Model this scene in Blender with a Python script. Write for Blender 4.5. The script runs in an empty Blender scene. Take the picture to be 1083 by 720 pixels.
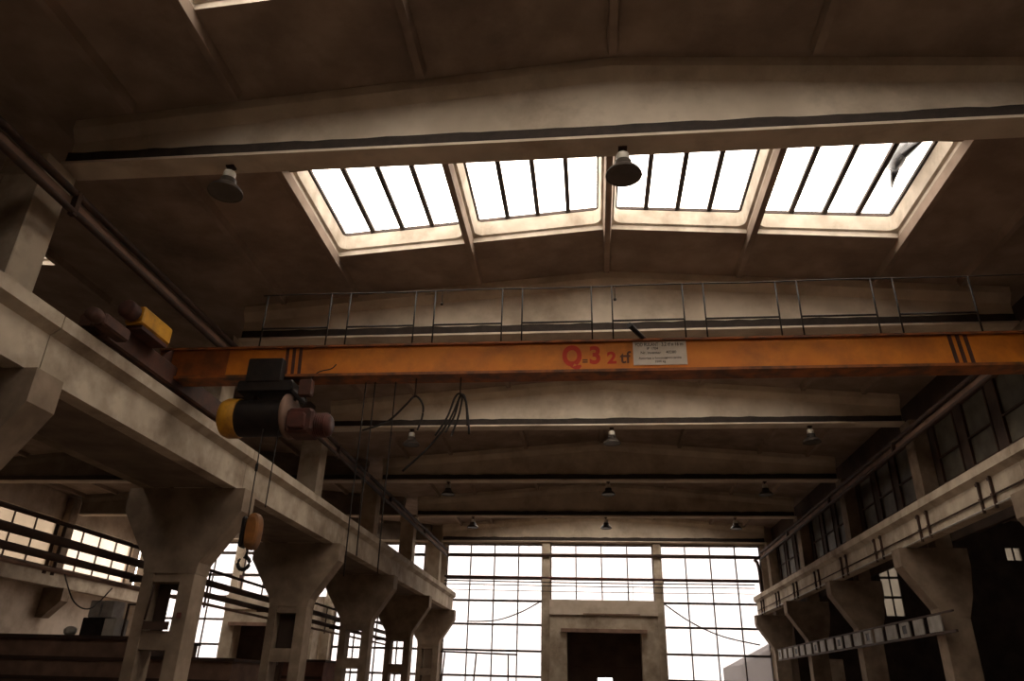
import bpy, math, random
from mathutils import Vector, Matrix
random.seed(7)
sc = bpy.context.scene
COL = sc.collection
PI = math.pi

# ------------------------------------------------------------------ materials
def mat(name, c1, c2=None, scale=3.0, rough=0.8, metal=0.0, bump=0.0, detail=6.0, stain=None, stain_scale=0.6, lo=0.35, hi=0.65, spec=0.3):
    m = bpy.data.materials.new(name); m.use_nodes = True
    nt = m.node_tree; N = nt.nodes; L = nt.links
    b = N['Principled BSDF']
    b.inputs['Roughness'].default_value = rough
    b.inputs['Metallic'].default_value = metal
    b.inputs['Specular IOR Level'].default_value = spec
    if c2 is None:
        c2 = tuple(v * 0.75 for v in c1)
    tc = N.new('ShaderNodeTexCoord')
    geo = N.new('ShaderNodeNewGeometry')
    nz = N.new('ShaderNodeTexNoise'); nz.inputs['Scale'].default_value = scale; nz.inputs['Detail'].default_value = detail
    L.new(geo.outputs['Position'], nz.inputs['Vector'])
    rp = N.new('ShaderNodeMapRange'); rp.inputs['From Min'].default_value = lo; rp.inputs['From Max'].default_value = hi
    L.new(nz.outputs['Fac'], rp.inputs['Value'])
    mx = N.new('ShaderNodeMix'); mx.data_type = 'RGBA'
    mx.inputs['A'].default_value = (*c1, 1); mx.inputs['B'].default_value = (*c2, 1)
    L.new(rp.outputs['Result'], mx.inputs['Factor'])
    out = mx.outputs['Result']
    if stain:
        n2 = N.new('ShaderNodeTexNoise'); n2.inputs['Scale'].default_value = stain_scale; n2.inputs['Detail'].default_value = 8; n2.inputs['Roughness'].default_value = 0.65
        L.new(geo.outputs['Position'], n2.inputs['Vector'])
        r2 = N.new('ShaderNodeMapRange'); r2.inputs['From Min'].default_value = 0.48; r2.inputs['From Max'].default_value = 0.72
        L.new(n2.outputs['Fac'], r2.inputs['Value'])
        m2 = N.new('ShaderNodeMix'); m2.data_type = 'RGBA'
        m2.inputs['B'].default_value = (*stain, 1)
        L.new(out, m2.inputs['A']); L.new(r2.outputs['Result'], m2.inputs['Factor'])
        out = m2.outputs['Result']
    L.new(out, b.inputs['Base Color'])
    if bump:
        bp = N.new('ShaderNodeBump'); bp.inputs['Strength'].default_value = bump; bp.inputs['Distance'].default_value = 0.02
        L.new(nz.outputs['Fac'], bp.inputs['Height']); L.new(bp.outputs['Normal'], b.inputs['Normal'])
    return m

def glass_mat(name, clear, tint, rough=0.15, milky=0.0):
    m = bpy.data.materials.new(name); m.use_nodes = True
    nt = m.node_tree; N = nt.nodes; L = nt.links
    for n in list(N): N.remove(n)
    out = N.new('ShaderNodeOutputMaterial')
    tr = N.new('ShaderNodeBsdfTransparent'); tr.inputs['Color'].default_value = (*tint, 1)
    df = N.new('ShaderNodeBsdfDiffuse'); tl = N.new('ShaderNodeBsdfTranslucent')
    geo = N.new('ShaderNodeNewGeometry')
    nz = N.new('ShaderNodeTexNoise'); nz.inputs['Scale'].default_value = 1.3; nz.inputs['Detail'].default_value = 6
    L.new(geo.outputs['Position'], nz.inputs['Vector'])
    df.inputs['Color'].default_value = (0.35, 0.3, 0.25, 1); tl.inputs['Color'].default_value = (*[min(1, t) for t in tint], 1)
    mm = N.new('ShaderNodeMixShader'); mm.inputs['Fac'].default_value = milky
    L.new(df.outputs[0], mm.inputs[1]); L.new(tl.outputs[0], mm.inputs[2])
    rp = N.new('ShaderNodeMapRange'); rp.inputs['From Min'].default_value = 0.3; rp.inputs['From Max'].default_value = 0.75
    rp.inputs['To Min'].default_value = 1 - clear*1.08; rp.inputs['To Max'].default_value = 1 - clear*0.92
    L.new(nz.outputs['Fac'], rp.inputs['Value'])
    ms = N.new('ShaderNodeMixShader')
    L.new(rp.outputs['Result'], ms.inputs['Fac']); L.new(tr.outputs[0], ms.inputs[1]); L.new(mm.outputs[0], ms.inputs[2])
    L.new(ms.outputs[0], out.inputs['Surface'])
    return m

M = {}
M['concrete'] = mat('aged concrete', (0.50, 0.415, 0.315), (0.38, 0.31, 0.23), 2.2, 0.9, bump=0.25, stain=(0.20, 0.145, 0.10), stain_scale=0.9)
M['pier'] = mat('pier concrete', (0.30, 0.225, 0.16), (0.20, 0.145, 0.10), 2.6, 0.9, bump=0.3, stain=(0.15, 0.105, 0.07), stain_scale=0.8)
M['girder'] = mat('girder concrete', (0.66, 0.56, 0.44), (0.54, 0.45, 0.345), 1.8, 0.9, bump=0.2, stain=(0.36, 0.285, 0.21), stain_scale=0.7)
M['roof'] = mat('sooty roof concrete', (0.39, 0.295, 0.23), (0.28, 0.207, 0.157), 1.6, 0.95, bump=0.3, stain=(0.19, 0.137, 0.105), stain_scale=0.5)
M['curb'] = mat('painted curb concrete', (0.62, 0.54, 0.44), (0.48, 0.41, 0.325), 3.0, 0.85, bump=0.15, stain=(0.32, 0.255, 0.19), stain_scale=1.2)
M['render'] = mat('dirty wall render', (0.60, 0.50, 0.40), (0.46, 0.37, 0.28), 1.4, 0.92, bump=0.2, stain=(0.26, 0.195, 0.14), stain_scale=0.5)
M['darkwall'] = mat('dark sooted cladding', (0.075, 0.05, 0.038), (0.045, 0.03, 0.023), 1.5, 0.9, bump=0.2)
M['floor'] = mat('worn factory floor', (0.25, 0.19, 0.145), (0.16, 0.12, 0.092), 1.2, 0.7, bump=0.1, stain=(0.07, 0.055, 0.045), stain_scale=0.4)
M['steel'] = mat('dark rusty steel', (0.045, 0.028, 0.02), (0.07, 0.035, 0.022), 5.0, 0.75, 0.0, bump=0.1)
M['bar'] = mat('glazing bar steel', (0.045, 0.036, 0.032), (0.07, 0.046, 0.036), 4.0, 0.8)
M['conduit'] = mat('sooty cable run', (0.045, 0.032, 0.025), (0.03, 0.022, 0.018), 6.0, 0.85)
M['cable'] = mat('black rubber cable', (0.02, 0.016, 0.014), (0.03, 0.022, 0.018), 8.0, 0.7)
M['orange'] = mat('orange crane paint', (0.70, 0.235, 0.022), (0.60, 0.18, 0.018), 2.5, 0.55, stain=(0.36, 0.11, 0.02), stain_scale=1.1, bump=0.05)
M['oldorange'] = mat('grimy orange paint', (0.34, 0.10, 0.02), (0.14, 0.05, 0.02), 4.0, 0.6, stain=(0.07, 0.035, 0.02), stain_scale=2.0)
M['shadeend'] = mat('shade darkened orange paint', (0.38, 0.105, 0.02), (0.17, 0.05, 0.016), 3.0, 0.6)  # crane orange darkened, shade at the girder's end put into the colour
M['soot'] = mat('sooty slab concrete', (0.20, 0.145, 0.105), (0.13, 0.093, 0.068), 1.8, 0.95, bump=0.3)
M['shadegirder'] = mat('shade darkened girder concrete', (0.17, 0.13, 0.10), (0.11, 0.083, 0.064), 1.8, 0.95, bump=0.2)  # girder concrete darkened to paint in the left nave's shade
M['hookpaint'] = mat('worn ochre paint', (0.26, 0.10, 0.022), (0.13, 0.055, 0.018), 5.0, 0.6)
M['yellow'] = mat('yellow machine paint', (0.62, 0.31, 0.025), (0.45, 0.20, 0.02), 4.0, 0.5, stain=(0.22, 0.11, 0.03), stain_scale=2.0)
M['truck'] = mat('grimy dark red steel', (0.085, 0.033, 0.02), (0.045, 0.022, 0.015), 4.0, 0.7)
M['black'] = mat('greasy black metal', (0.018, 0.015, 0.014), (0.03, 0.022, 0.018), 6.0, 0.55, 0.3)
M['redbrown'] = mat('red brown primer', (0.10, 0.03, 0.02), (0.04, 0.018, 0.013), 4.0, 0.75)
M['grey'] = mat('galvanised grey', (0.42, 0.39, 0.35), (0.30, 0.27, 0.24), 4.0, 0.5, 0.3)
M['pale'] = mat('pale enamel', (0.62, 0.57, 0.49), (0.50, 0.45, 0.38), 4.0, 0.5)
M['lampdark'] = mat('dull lamp reflector', (0.085, 0.068, 0.055), (0.06, 0.048, 0.04), 5.0, 0.5, 0.4)
M['lens'] = mat('dusty lamp glass', (0.10, 0.085, 0.07), (0.07, 0.058, 0.048), 5.0, 0.35)
M['greypanel'] = mat('dull grey panel', (0.34, 0.31, 0.27), (0.22, 0.19, 0.16), 3.0, 0.7)
M['sign'] = mat('dirty white sign board', (0.66, 0.57, 0.47), (0.58, 0.49, 0.39), 6.0, 0.6)
M['ink'] = mat('dark sign ink', (0.05, 0.035, 0.03), (0.06, 0.04, 0.03), 5.0, 0.7)
M['red'] = mat('red lettering paint', (0.56, 0.042, 0.012), (0.46, 0.034, 0.01), 5.0, 0.6)
M['brownink'] = mat('brown lettering paint', (0.14, 0.05, 0.016), (0.11, 0.04, 0.014), 5.0, 0.6)
M['wood'] = mat('brown boards', (0.25, 0.15, 0.105), (0.16, 0.098, 0.07), 2.5, 0.8, bump=0.2)
M['brick'] = mat('red brown boards', (0.20, 0.095, 0.07), (0.13, 0.062, 0.046), 3.0, 0.85)
M['boarded'] = mat('painted over pane', (0.12, 0.105, 0.075), (0.06, 0.05, 0.036), 2.0, 0.6)
M['rag'] = mat('dark plastic sheet', (0.02, 0.019, 0.022), (0.035, 0.03, 0.03), 5.0, 0.4)
M['outgrey'] = mat('weathered outside block', (0.07, 0.066, 0.066), (0.055, 0.05, 0.05), 1.0, 0.9)
M['yard'] = mat('yard asphalt', (0.12, 0.11, 0.10), (0.09, 0.085, 0.08), 1.0, 0.9)
M['skyglass'] = glass_mat('skylight wired glass', 0.90, (1.0, 0.98, 0.95), milky=0.7)
M['glass'] = glass_mat('factory window glass', 0.44, (1.0, 0.97, 0.97), milky=0.05)
M['dirtyglass'] = glass_mat('grimy window glass', 0.25, (0.80, 0.70, 0.58), milky=0.10)
M['dimglass'] = glass_mat('very dirty window glass', 0.16, (0.85, 0.78, 0.68), milky=0.05)
M['hazyglass'] = glass_mat('hazy window glass', 0.38, (0.95, 0.86, 0.76), milky=0.12)

# ------------------------------------------------------------------ mesh builder
class MB:
    def __init__(s): s.v = []; s.f = []; s.smooth = []
    def add(s, vs, fs, smooth=False):
        o = len(s.v); s.v += [tuple(v) for v in vs]
        s.f += [tuple(i + o for i in f) for f in fs]; s.smooth += [smooth] * len(fs); return s
    def box(s, x0, x1, y0, y1, z0, z1):
        vs = [(x0,y0,z0),(x1,y0,z0),(x1,y1,z0),(x0,y1,z0),(x0,y0,z1),(x1,y0,z1),(x1,y1,z1),(x0,y1,z1)]
        return s.add(vs, [(3,2,1,0),(4,5,6,7),(0,1,5,4),(1,2,6,5),(2,3,7,6),(3,0,4,7)])
    def bbox(s, x0, x1, y0, y1, z0, z1, b=0.02):
        # chamfered box: octagonal section in XZ extruded along Y plus chamfered ends
        b = min(b, (x1-x0)*.45, (y1-y0)*.45, (z1-z0)*.45)
        def ring(y, i):
            X0,X1,Z0,Z1 = x0+i, x1-i, z0+i, z1-i
            return [(X0+b,y,Z0),(X1-b,y,Z0),(X1,y,Z0+b),(X1,y,Z1-b),(X1-b,y,Z1),(X0+b,y,Z1),(X0,y,Z1-b),(X0,y,Z0+b)]
        return s.loft([ring(y0, b*.99*0.5), ring(y0+b, 0), ring(y1-b, 0), ring(y1, b*.99*0.5)])
    def loft(s, rings, caps=True, smooth=False, closed=True):
        n = len(rings[0]); vs = [p for r in rings for p in r]; fs = []
        for k in range(len(rings)-1):
            for i in range(n if closed else n-1):
                j = (i+1) % n
                fs.append((k*n+i, k*n+j, (k+1)*n+j, (k+1)*n+i))
        s.add(vs, fs, smooth)
        if caps and closed:
            o = len(s.v) - len(vs)
            s.f.append(tuple(o+i for i in reversed(range(n)))); s.smooth.append(False)
            s.f.append(tuple(o+(len(rings)-1)*n+i for i in range(n))); s.smooth.append(False)
        return s
    def prism(s, poly, axis, a, b):
        def P(p, t):
            if axis == 'x': return (t, p[0], p[1])
            if axis == 'y': return (p[0], t, p[1])
            return (p[0], p[1], t)
        return s.loft([[P(p, a) for p in poly], [P(p, b) for p in poly]])
    def tube(s, pts, r, n=8, smooth=True):
        pts = [Vector(p) for p in pts]; rings = []
        up = Vector((0,0,1))
        for i, p in enumerate(pts):
            d = (pts[min(i+1, len(pts)-1)] - pts[max(i-1, 0)]).normalized()
            a = d.cross(up)
            if a.length < 0.05: a = d.cross(Vector((1,0,0)))
            a.normalize(); b = d.cross(a).normalized()
            rr = r[i] if isinstance(r, (list, tuple)) else r
            rings.append([tuple(p + a*math.cos(2*PI*k/n)*rr + b*math.sin(2*PI*k/n)*rr) for k in range(n)])
        return s.loft(rings, True, smooth)
    def lathe(s, prof, c=(0,0,0), axis='z', n=24, caps=True):
        rings = []
        for (r, t) in prof:
            ring = []
            for k in range(n):
                a = 2*PI*k/n; u, w = r*math.cos(a), r*math.sin(a)
                if axis == 'z': q = (c[0]+u, c[1]+w, c[2]+t)
                elif axis == 'x': q = (c[0]+t, c[1]+u, c[2]+w)
                else: q = (c[0]+w, c[1]+t, c[2]+u)
                ring.append(q)
            rings.append(ring)
        return s.loft(rings, caps, True)
    def build(s, name, m, parent=None):
        org = Vector((0,0,0)); p = parent
        while p is not None: org += p.location; p = p.parent
        me = bpy.data.meshes.new(name)
        me.from_pydata([tuple(Vector(v) - org) for v in s.v], [], s.f)
        me.polygons.foreach_set('use_smooth', s.smooth)
        me.update(); me.materials.append(M[m] if isinstance(m, str) else m)
        import bmesh
        bm = bmesh.new(); bm.from_mesh(me); bmesh.ops.recalc_face_normals(bm, faces=bm.faces); bm.to_mesh(me); bm.free()
        o = bpy.data.objects.new(name, me); COL.objects.link(o)
        if parent: o.parent = parent
        return o

def arcpts(pts, n=10):
    out = []; P = [Vector(p) for p in pts]
    for i in range(len(P)-1):
        p0, p1, p2, p3 = P[max(i-1, 0)], P[i], P[i+1], P[min(i+2, len(P)-1)]
        for q in range(n):
            t = q/n
            out.append(.5*((2*p1) + (-p0+p2)*t + (2*p0-5*p1+4*p2-p3)*t*t + (-p0+3*p1-3*p2+p3)*t**3))
    out.append(P[-1]); return out

def tag(o, label=None, cat=None, group=None, kind='thing'):
    if label: o['label'] = label
    if cat: o['category'] = cat
    if group: o['group'] = group
    if kind: o['kind'] = kind
    return o
def thing(name, loc, label, cat, group=None, kind='thing'):
    o = bpy.data.objects.new(name, None); o.empty_display_size = 0.2; COL.objects.link(o)
    o.location = loc
    return tag(o, label, cat, group, kind)
def copy_tree(o, loc=None, label=None, group=None, parent=None):
    c = o.copy(); COL.objects.link(c)
    if parent: c.parent = parent
    if loc is not None: c.location = loc
    if label: c['label'] = label
    if group: c['group'] = group
    for ch in list(o.children): copy_tree(ch, parent=c)
    return c
def structure(o, label, cat): return tag(o, label, cat, None, 'structure')
def single(mb, name, m, label, cat, group=None, kind='thing'): return tag(mb.build(name, m), label, cat, group, kind)

# ------------------------------------------------------------------ measures
AX = 8.4                      # column axes of the middle nave
YK = [7.92 + 6*k for k in range(-2, 6)]   # frame lines, YK[2] is the first in front of the camera
def yk(k): return 7.92 + 6*k
YEND = 38.42; YBACK = -9.0; XL, XR = -24.6, 24.6
NL, NR = -16.8, 16.8          # nave centre lines
def zr(x, xc=0.0): return 9.87 - 0.08*abs(x - xc)
RIBS = [-5.5, -2.75, 0.0, 2.75, 5.5]
OPEN0, OPEN1 = 1.66, 4.34     # skylight opening, metres after the frame line

# ------------------------------------------------------------------ floor, walls
structure(MB().box(XL-.3, XR+.3, YBACK-.3, YEND+.3, -0.3, 0).build('floor', 'floor'), 'worn dark concrete factory floor', 'floor')

def roof(name, xc, skybays, label, x0=-AX, x1=AX):
    mb = MB()
    def slab(a, b, ya, yb, t=0.22):
        za, zb = zr(a+xc, xc), zr(b+xc, xc)
        vs = [(a+xc,ya,za),(b+xc,ya,zb),(b+xc,yb,zb),(a+xc,yb,za),(a+xc,ya,za+t),(b+xc,ya,zb+t),(b+xc,yb,zb+t),(a+xc,yb,za+t)]
        mb.add(vs, [(3,2,1,0),(4,5,6,7),(0,1,5,4),(1,2,6,5),(2,3,7,6),(3,0,4,7)])
    edges = [x0] + RIBS + [x1]
    for k in range(-3, 5):
        ya, yb = yk(k), yk(k+1)
        if k == -3: ya = YBACK
        if k == 4: yb = YEND + 0.3
        for i in range(6):
            a, b = edges[i], edges[i+1]
            if k in skybays and (1 <= i <= 4 if xc > -1 or k == 4 else i == 4):
                slab(a, b, ya, yk(k)+OPEN0); slab(a, b, yk(k)+OPEN1, yb)
                # narrow seams beside the openings
                slab(a, a+0.07, yk(k)+OPEN0, yk(k)+OPEN1); slab(b-0.07, b, yk(k)+OPEN0, yk(k)+OPEN1)
            else: slab(a, b, ya, yb)
        for rx in RIBS + [x0+1.3, x1-1.3]:
            z = zr(rx+xc, xc)
            w = 0.055
            mb.prism([(xc+rx-w, z-0.15), (xc+rx+w, z-0.15), (xc+rx+w+0.03, z+0.02), (xc+rx-w-0.03, z+0.02)], 'y', ya+0.25, yb-0.22)
    return structure(mb.build(name, 'roof'), label, 'ceiling')
MAIN_SKY = [-1, 0, 1, 4]
LEFT_SKY = [0, 4]  # last row is hidden, added to brighten the outer wall
RIGHT_SKY = []
roof('ceiling', 0.0, MAIN_SKY, 'sooty ribbed concrete roof of the middle nave')
roof('ceiling_side_left', NL, LEFT_SKY, 'dark ribbed concrete roof of the left nave')
roof('ceiling_side_right', NR, RIGHT_SKY, 'dark ribbed concrete roof of the right nave')

# ------------------------------------------------------------------ skylights
wn = [0]
def skylight(xc, k, i, label):
    wn[0] += 1
    a, b = RIBS[i]+0.07, RIBS[i+1]-0.07
    y0, y1 = yk(k)+OPEN0, yk(k)+OPEN1
    cx, cy = xc+(a+b)/2, (y0+y1)/2
    t = thing('window_%d' % wn[0], (cx, cy, zr(cx, xc)), label, 'skylight', 'roof skylights of the left nave' if xc < -1 else 'roof skylights of the right nave' if xc > 1 else 'roof skylights of the middle nave', 'structure')
    def ring(ins, h, c):
        X0, X1, Y0, Y1 = xc+a+ins, xc+b-ins, y0+ins, y1-ins
        P = []
        for (cxx, cyy, s0) in ((X1-c, Y0+c, -PI/2), (X1-c, Y1-c, 0), (X0+c, Y1-c, PI/2), (X0+c, Y0+c, PI)):
            for q in range(5):
                an = s0 + q*PI/8
                x, y = cxx + c*math.cos(an), cyy + c*math.sin(an)
                P.append((x, y, zr(x, xc) + h))
        return P
    # curb: slab edge, ledge, leaning upstand, top
    rings = [ring(0.0, 0.0, 0.001), ring(0.004, 0.10, 0.02), ring(0.055, 0.12, 0.16), ring(0.10, 0.40, 0.10), ring(0.035, 0.42, 0.02), ring(-0.03, 0.42, 0.001), ring(-0.03, 0.24, 0.001), ring(0.0, 0.22, 0.001)]
    mb = MB(); n = len(rings[0]); rr = rings + [rings[0]]
    mb.loft(rr, caps=False)
    mb.build('curb', 'curb', t)
    # glazing frame
    fm = MB(); X0, X1, Y0, Y1 = xc+a+0.09, xc+b-0.09, y0+0.09, y1-0.09
    def bar(xa, xb, ya, yb, h0=0.425, h1=0.485):
        za, zb = zr(xa, xc), zr(xb, xc)
        fm.add([(xa,ya,za+h0),(xb,ya,zb+h0),(xb,yb,zb+h0),(xa,yb,za+h0),(xa,ya,za+h1),(xb,ya,zb+h1),(xb,yb,zb+h1),(xa,yb,za+h1)],
               [(3,2,1,0),(4,5,6,7),(0,1,5,4),(1,2,6,5),(2,3,7,6),(3,0,4,7)])
    bar(X0-.04, X1+.04, Y0-0.05, Y0); bar(X0-.04, X1+.04, Y1, Y1+0.05)
    for q in range(5):
        x = X0 + (X1-X0)*q/4
        bar(x-0.042, x+0.042, Y0, Y1)
    fr = fm.build('glazing_frame', 'bar', t)
    g = MB(); ga, gb = X0-.03, X1+.03
    g.add([(ga,Y0-.02,zr(ga,xc)+0.49),(gb,Y0-.02,zr(gb,xc)+0.49),(gb,Y1+.02,zr(gb,xc)+0.49),(ga,Y1+.02,zr(ga,xc)+0.49),
           (ga,Y0-.02,zr(ga,xc)+0.496),(gb,Y0-.02,zr(gb,xc)+0.496),(gb,Y1+.02,zr(gb,xc)+0.496),(ga,Y1+.02,zr(ga,xc)+0.496)],
          [(3,2,1,0),(4,5,6,7),(0,1,5,4),(1,2,6,5),(2,3,7,6),(3,0,4,7)])
    g.build('glass', 'skyglass', t)
    return t
POSN = ['outermost on the hoist side', 'between the hoist side end and the ridge', 'just past the ridge rib', 'outermost on the side away from the hoist']
ROWN = {-2: 'in the roof row behind the camera', -1: 'in the roof row cut off by the top of the photo', 0: 'in the big bright row above the orange crane', 1: 'in the roof row hidden behind the orange crane', 4: 'in the last roof row before the window wall'}
for k in MAIN_SKY:
    for i in range(4): skylight(0.0, k, i, 'white glazed skylight ' + ROWN[k] + ', ' + POSN[i])
RROW = {-1: 'only row'}
for k in RIGHT_SKY:
    for i in range(4): skylight(NR, k, i, 'hidden skylight in the roof of the right nave, ' + RROW[k] + ' ' + ['next to the piers', 'second from the piers', 'third from the piers', 'by the outer wall'][i])
LROW = {0: 'in the row nearest the first pier', 1: 'in the second row', 4: 'in the unseen last row, added for light'}
for k in LEFT_SKY:
    for i in ((3,) if k == 0 else range(4)): skylight(NL, k, i, 'left nave skylight ' + LROW[k] + ', ' + ['by the outer wall', 'second from the outer wall', 'third from the outer wall', 'closest to the pier row'][i])

# dark sheet lying on the skylight glass
mb = MB()
def lump(mb, c, r, n=14, m=9, amp=.25):
    rings = []
    for i in range(m):
        t = PI*(i+0.5)/m
        rings.append([(c[0]+r[0]*math.sin(t)*math.cos(2*PI*k/n)*(1+random.uniform(-amp, amp)), c[1]+r[1]*math.sin(t)*math.sin(2*PI*k/n)*(1+random.uniform(-amp, amp)), c[2]+r[2]*math.cos(t)) for k in range(n)])
    mb.loft(rings, True, True)
zz = zr(5.05) + 0.50
lump(mb, (4.98, 10.72, zz+0.13), (0.15, 0.36, 0.13))
mb.tube([(5.0, 10.5, zz+.05), (5.16, 10.1, zz+.04), (5.3, 9.7, zz+.04)], [.1, .05, .02])
mb.tube([(5.0, 10.95, zz+.05), (5.05, 11.2, zz+.04), (5.12, 11.45, zz+.03)], [.08, .05, .02])
single(mb, 'plastic_sheet', 'rag', 'crumpled dark sheet lying on the skylight glass at the row end', 'plastic sheet')

# ------------------------------------------------------------------ roof girders
def girder(name, xc, k, label, run=True):
    yg = yk(k) + 0.16
    t = thing(name, (xc, yg, 8.40), label, 'roof girder', 'concrete roof girders')
    h = AX - 0.31; h0 = -h if xc > -1 else -7.3
    xs = [h0, -5.5, -2.75, 0, 2.75, 5.5, h]
    web = MB()
    prof = lambda x: [(yg-.08, 8.446), (yg+.08, 8.446), (yg+.08, zr(x+xc, xc)-.34), (yg+.2, zr(x+xc, xc)-.16), (yg+.2, zr(x+xc, xc)-.001), (yg-.2, zr(x+xc, xc)-.001), (yg-.2, zr(x+xc, xc)-.16), (yg-.08, zr(x+xc, xc)-.34)]
    web.loft([[(xc+x, p[0], p[1]) for p in prof(x)] for x in xs])
    web.build('web', 'girder' if xc > -1 else 'shadegirder', t)
    MB().box(xc+h0, xc+h, yg-.2, yg+.2, 8.40, 8.445).build('bottom_flange', 'girder', t)
    if run:
        c = MB(); N = 60; rings = []
        for i in range(N+1):
            x = xc+h0+.05 + (h-h0-.1)*i/N
            top = 8.615 + random.uniform(-.012, .018)
            rings.append([(x, yg-.19, 8.446), (x, yg-.085, 8.446), (x, yg-.085, top+.01), (x, yg-.185, top)])
        c.loft(rings); c.build('cable_run', 'conduit', t)
    return t
GL = ['concrete roof girder across the top above the big skylights', 'concrete roof girder just above the orange crane, behind its railing',
      'bright concrete roof girder seen just under the orange crane', 'dark roof girder, second one under the orange crane', 'dark roof girder, third one under the orange crane',
      'pale roof girder directly over the tall end windows']
for k in range(6): girder('roof_girder', 0.0, k, GL[k])
LGL = {2: 'left nave roof girder nearest, mostly hidden by the first pier', 3: 'left nave roof girder with pale edges, left of the hook pier capital', 4: 'left nave roof girder above the bright side window', 5: 'left nave roof girder against the end wall'}
for k in (2, 3, 4, 5): girder('roof_girder', NL, k, LGL[k], run=(k == 3))

# ------------------------------------------------------------------ piers
def make_pier(x, k, label):
    y = yk(k); t = thing('concrete_pier', (x, y, 0), label, 'pier', 'concrete piers')
    y0, y1 = y-.25, y+.25
    cap = MB()
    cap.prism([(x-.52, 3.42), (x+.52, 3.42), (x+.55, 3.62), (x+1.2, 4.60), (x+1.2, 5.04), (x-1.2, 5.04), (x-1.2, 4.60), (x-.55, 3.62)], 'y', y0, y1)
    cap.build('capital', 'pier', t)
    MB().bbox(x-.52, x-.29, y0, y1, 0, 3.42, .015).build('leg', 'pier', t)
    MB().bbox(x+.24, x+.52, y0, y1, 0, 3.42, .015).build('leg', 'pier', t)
    for za, zb in ((2.08, 2.40), (0.75, 1.0)):
        MB().box(x-.29, x+.24, y0+.02, y1-.02, za, zb).build('cross_tie', 'pier', t)
    MB().box(x-.29, x+.24, y0+.02, y1-.02, 3.26, 3.419).build('cross_tie', 'pier', t)
    up = MB(); up.bbox(x-.3, x+.3, y-.27, y+.27, 5.041, 8.38, .02); up.bbox(x-.34, x+.34, y-.3, y+.30, 8.05, 8.395, .02)
    up.build('upper_column', 'concrete', t)
    return t
ORD = ['nearest the camera, only its capital in view at the edge', 'behind the hanging crane hook', 'second past the crane hook', 'third past the crane hook', 'fourth past the crane hook', 'standing against the end windows']
pier0 = make_pier(-AX, 0, 'left row concrete pier ' + ORD[0])
for k in range(1, 6): copy_tree(pier0, (-AX, yk(k), 0), 'left row concrete pier ' + ORD[k])
ORDR = {0: 'beside the camera, before the crane end', 1: 'nearest the camera at the photo edge', 2: 'with the largest dark capital in view', 3: 'just past the large dark capital', 4: 'second past the large dark capital', 5: 'with thin bright edge against the end windows'}
def make_right_pier(x, k, label):
    y = yk(k); t = thing('concrete_pier', (x, y, 0), label, 'pier', 'concrete piers')
    y0, y1 = y-.25, y+.25
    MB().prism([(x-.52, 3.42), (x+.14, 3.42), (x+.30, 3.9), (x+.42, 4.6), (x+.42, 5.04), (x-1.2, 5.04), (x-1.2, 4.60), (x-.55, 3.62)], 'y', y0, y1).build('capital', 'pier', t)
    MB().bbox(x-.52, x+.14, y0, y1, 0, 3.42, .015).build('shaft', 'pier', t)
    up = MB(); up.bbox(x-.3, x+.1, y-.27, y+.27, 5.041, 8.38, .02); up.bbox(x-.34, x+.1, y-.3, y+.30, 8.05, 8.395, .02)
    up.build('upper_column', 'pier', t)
    return t
pier_r = make_right_pier(AX, 1, 'right row concrete pier ' + ORDR[1])
for k in (0, 2, 3, 4, 5): copy_tree(pier_r, (AX, yk(k), 0), 'right row concrete pier ' + ORDR[k])

# ------------------------------------------------------------------ crane runway beams
def runway(sgn, x, k, label):
    ya, yb = yk(k), yk(k+1)
    if k == -1: ya = yk(0) - 6
    if k == 4: yb = yk(5) + 0.24
    t = thing('runway_beam', (x, ya, 5.04), label, 'runway beam', 'concrete crane runway beams')
    b = MB()
    b.prism([(x-.14, 5.045), (x+.14, 5.045), (x+.14, 5.60), (x+.27, 5.70), (x+.27, 5.88), (x-.27, 5.88), (x-.27, 5.70), (x-.14, 5.60)], 'y', ya+.008, yb-.008)
    b.build('beam', 'concrete', t)
    r = MB(); r.box(x-.06, x+.06, ya, yb, 5.902, 5.914); r.box(x-.015, x+.015, ya, yb, 5.914, 5.95); r.box(x-.035, x+.035, ya, yb, 5.95, 5.98)
    r.build('rail', 'steel', t)
    y = ya + .4; first = None
    while y < yb - .3:
        if first is None:
            first = MB().box(x-.14, x+.14, y-.06, y+.06, 5.8805, 5.9015).build('rail_plate', 'steel', t); y0 = y
        else:
            c = first.copy(); COL.objects.link(c); c.parent = t; c.location = (0, y-y0, 0)
        y += .75
    return t
RB = ['from the photo edge to the nearest pier', 'from the nearest pier to the pier behind the hook', 'from the pier behind the hook onward', 'middle span past the crane hook', 'second last span before the end windows', 'last span reaching the end windows']
for k in range(-1, 5): runway(1, -7.53, k, 'left concrete runway beam ' + RB[k+1])
for k in range(-1, 5):
    ya, yb = yk(k), yk(k+1)
    if k == -1: ya = yk(0) - 6
    if k == 4: yb = yk(5) + 0.24
    t = thing('walkway_slab', (-8.5, ya, 5.05), 'dark gangway slab beside the left runway beam, ' + ['before the nearest pier', 'between the nearest pier and the hook pier', 'just past the hook pier', 'middle span past the hook', 'second last span', 'last span'][k+1], 'slab', 'gangway slabs over the left piers')
    q = MB(); q.box(-9.10, -7.68, ya+.29, min(yb, yk(5))-.29, 5.046, 5.20); q.build('slab', 'soot', t)
    q = MB(); q.box(-9.35, -9.105, ya+.01, yb-.01, 5.046, 5.5); q.build('edge_beam', 'pier', t)
RBR = ['span alongside the camera', 'span carrying the crane end away from the hoist', 'nearest span, cut by the photo edge', 'span onward from the large dark capital', 'second last span before the end windows', 'last span reaching the end windows']
for k in range(-1, 5): runway(-1, 7.53, k, 'right concrete runway beam ' + RBR[k+1])
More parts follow.
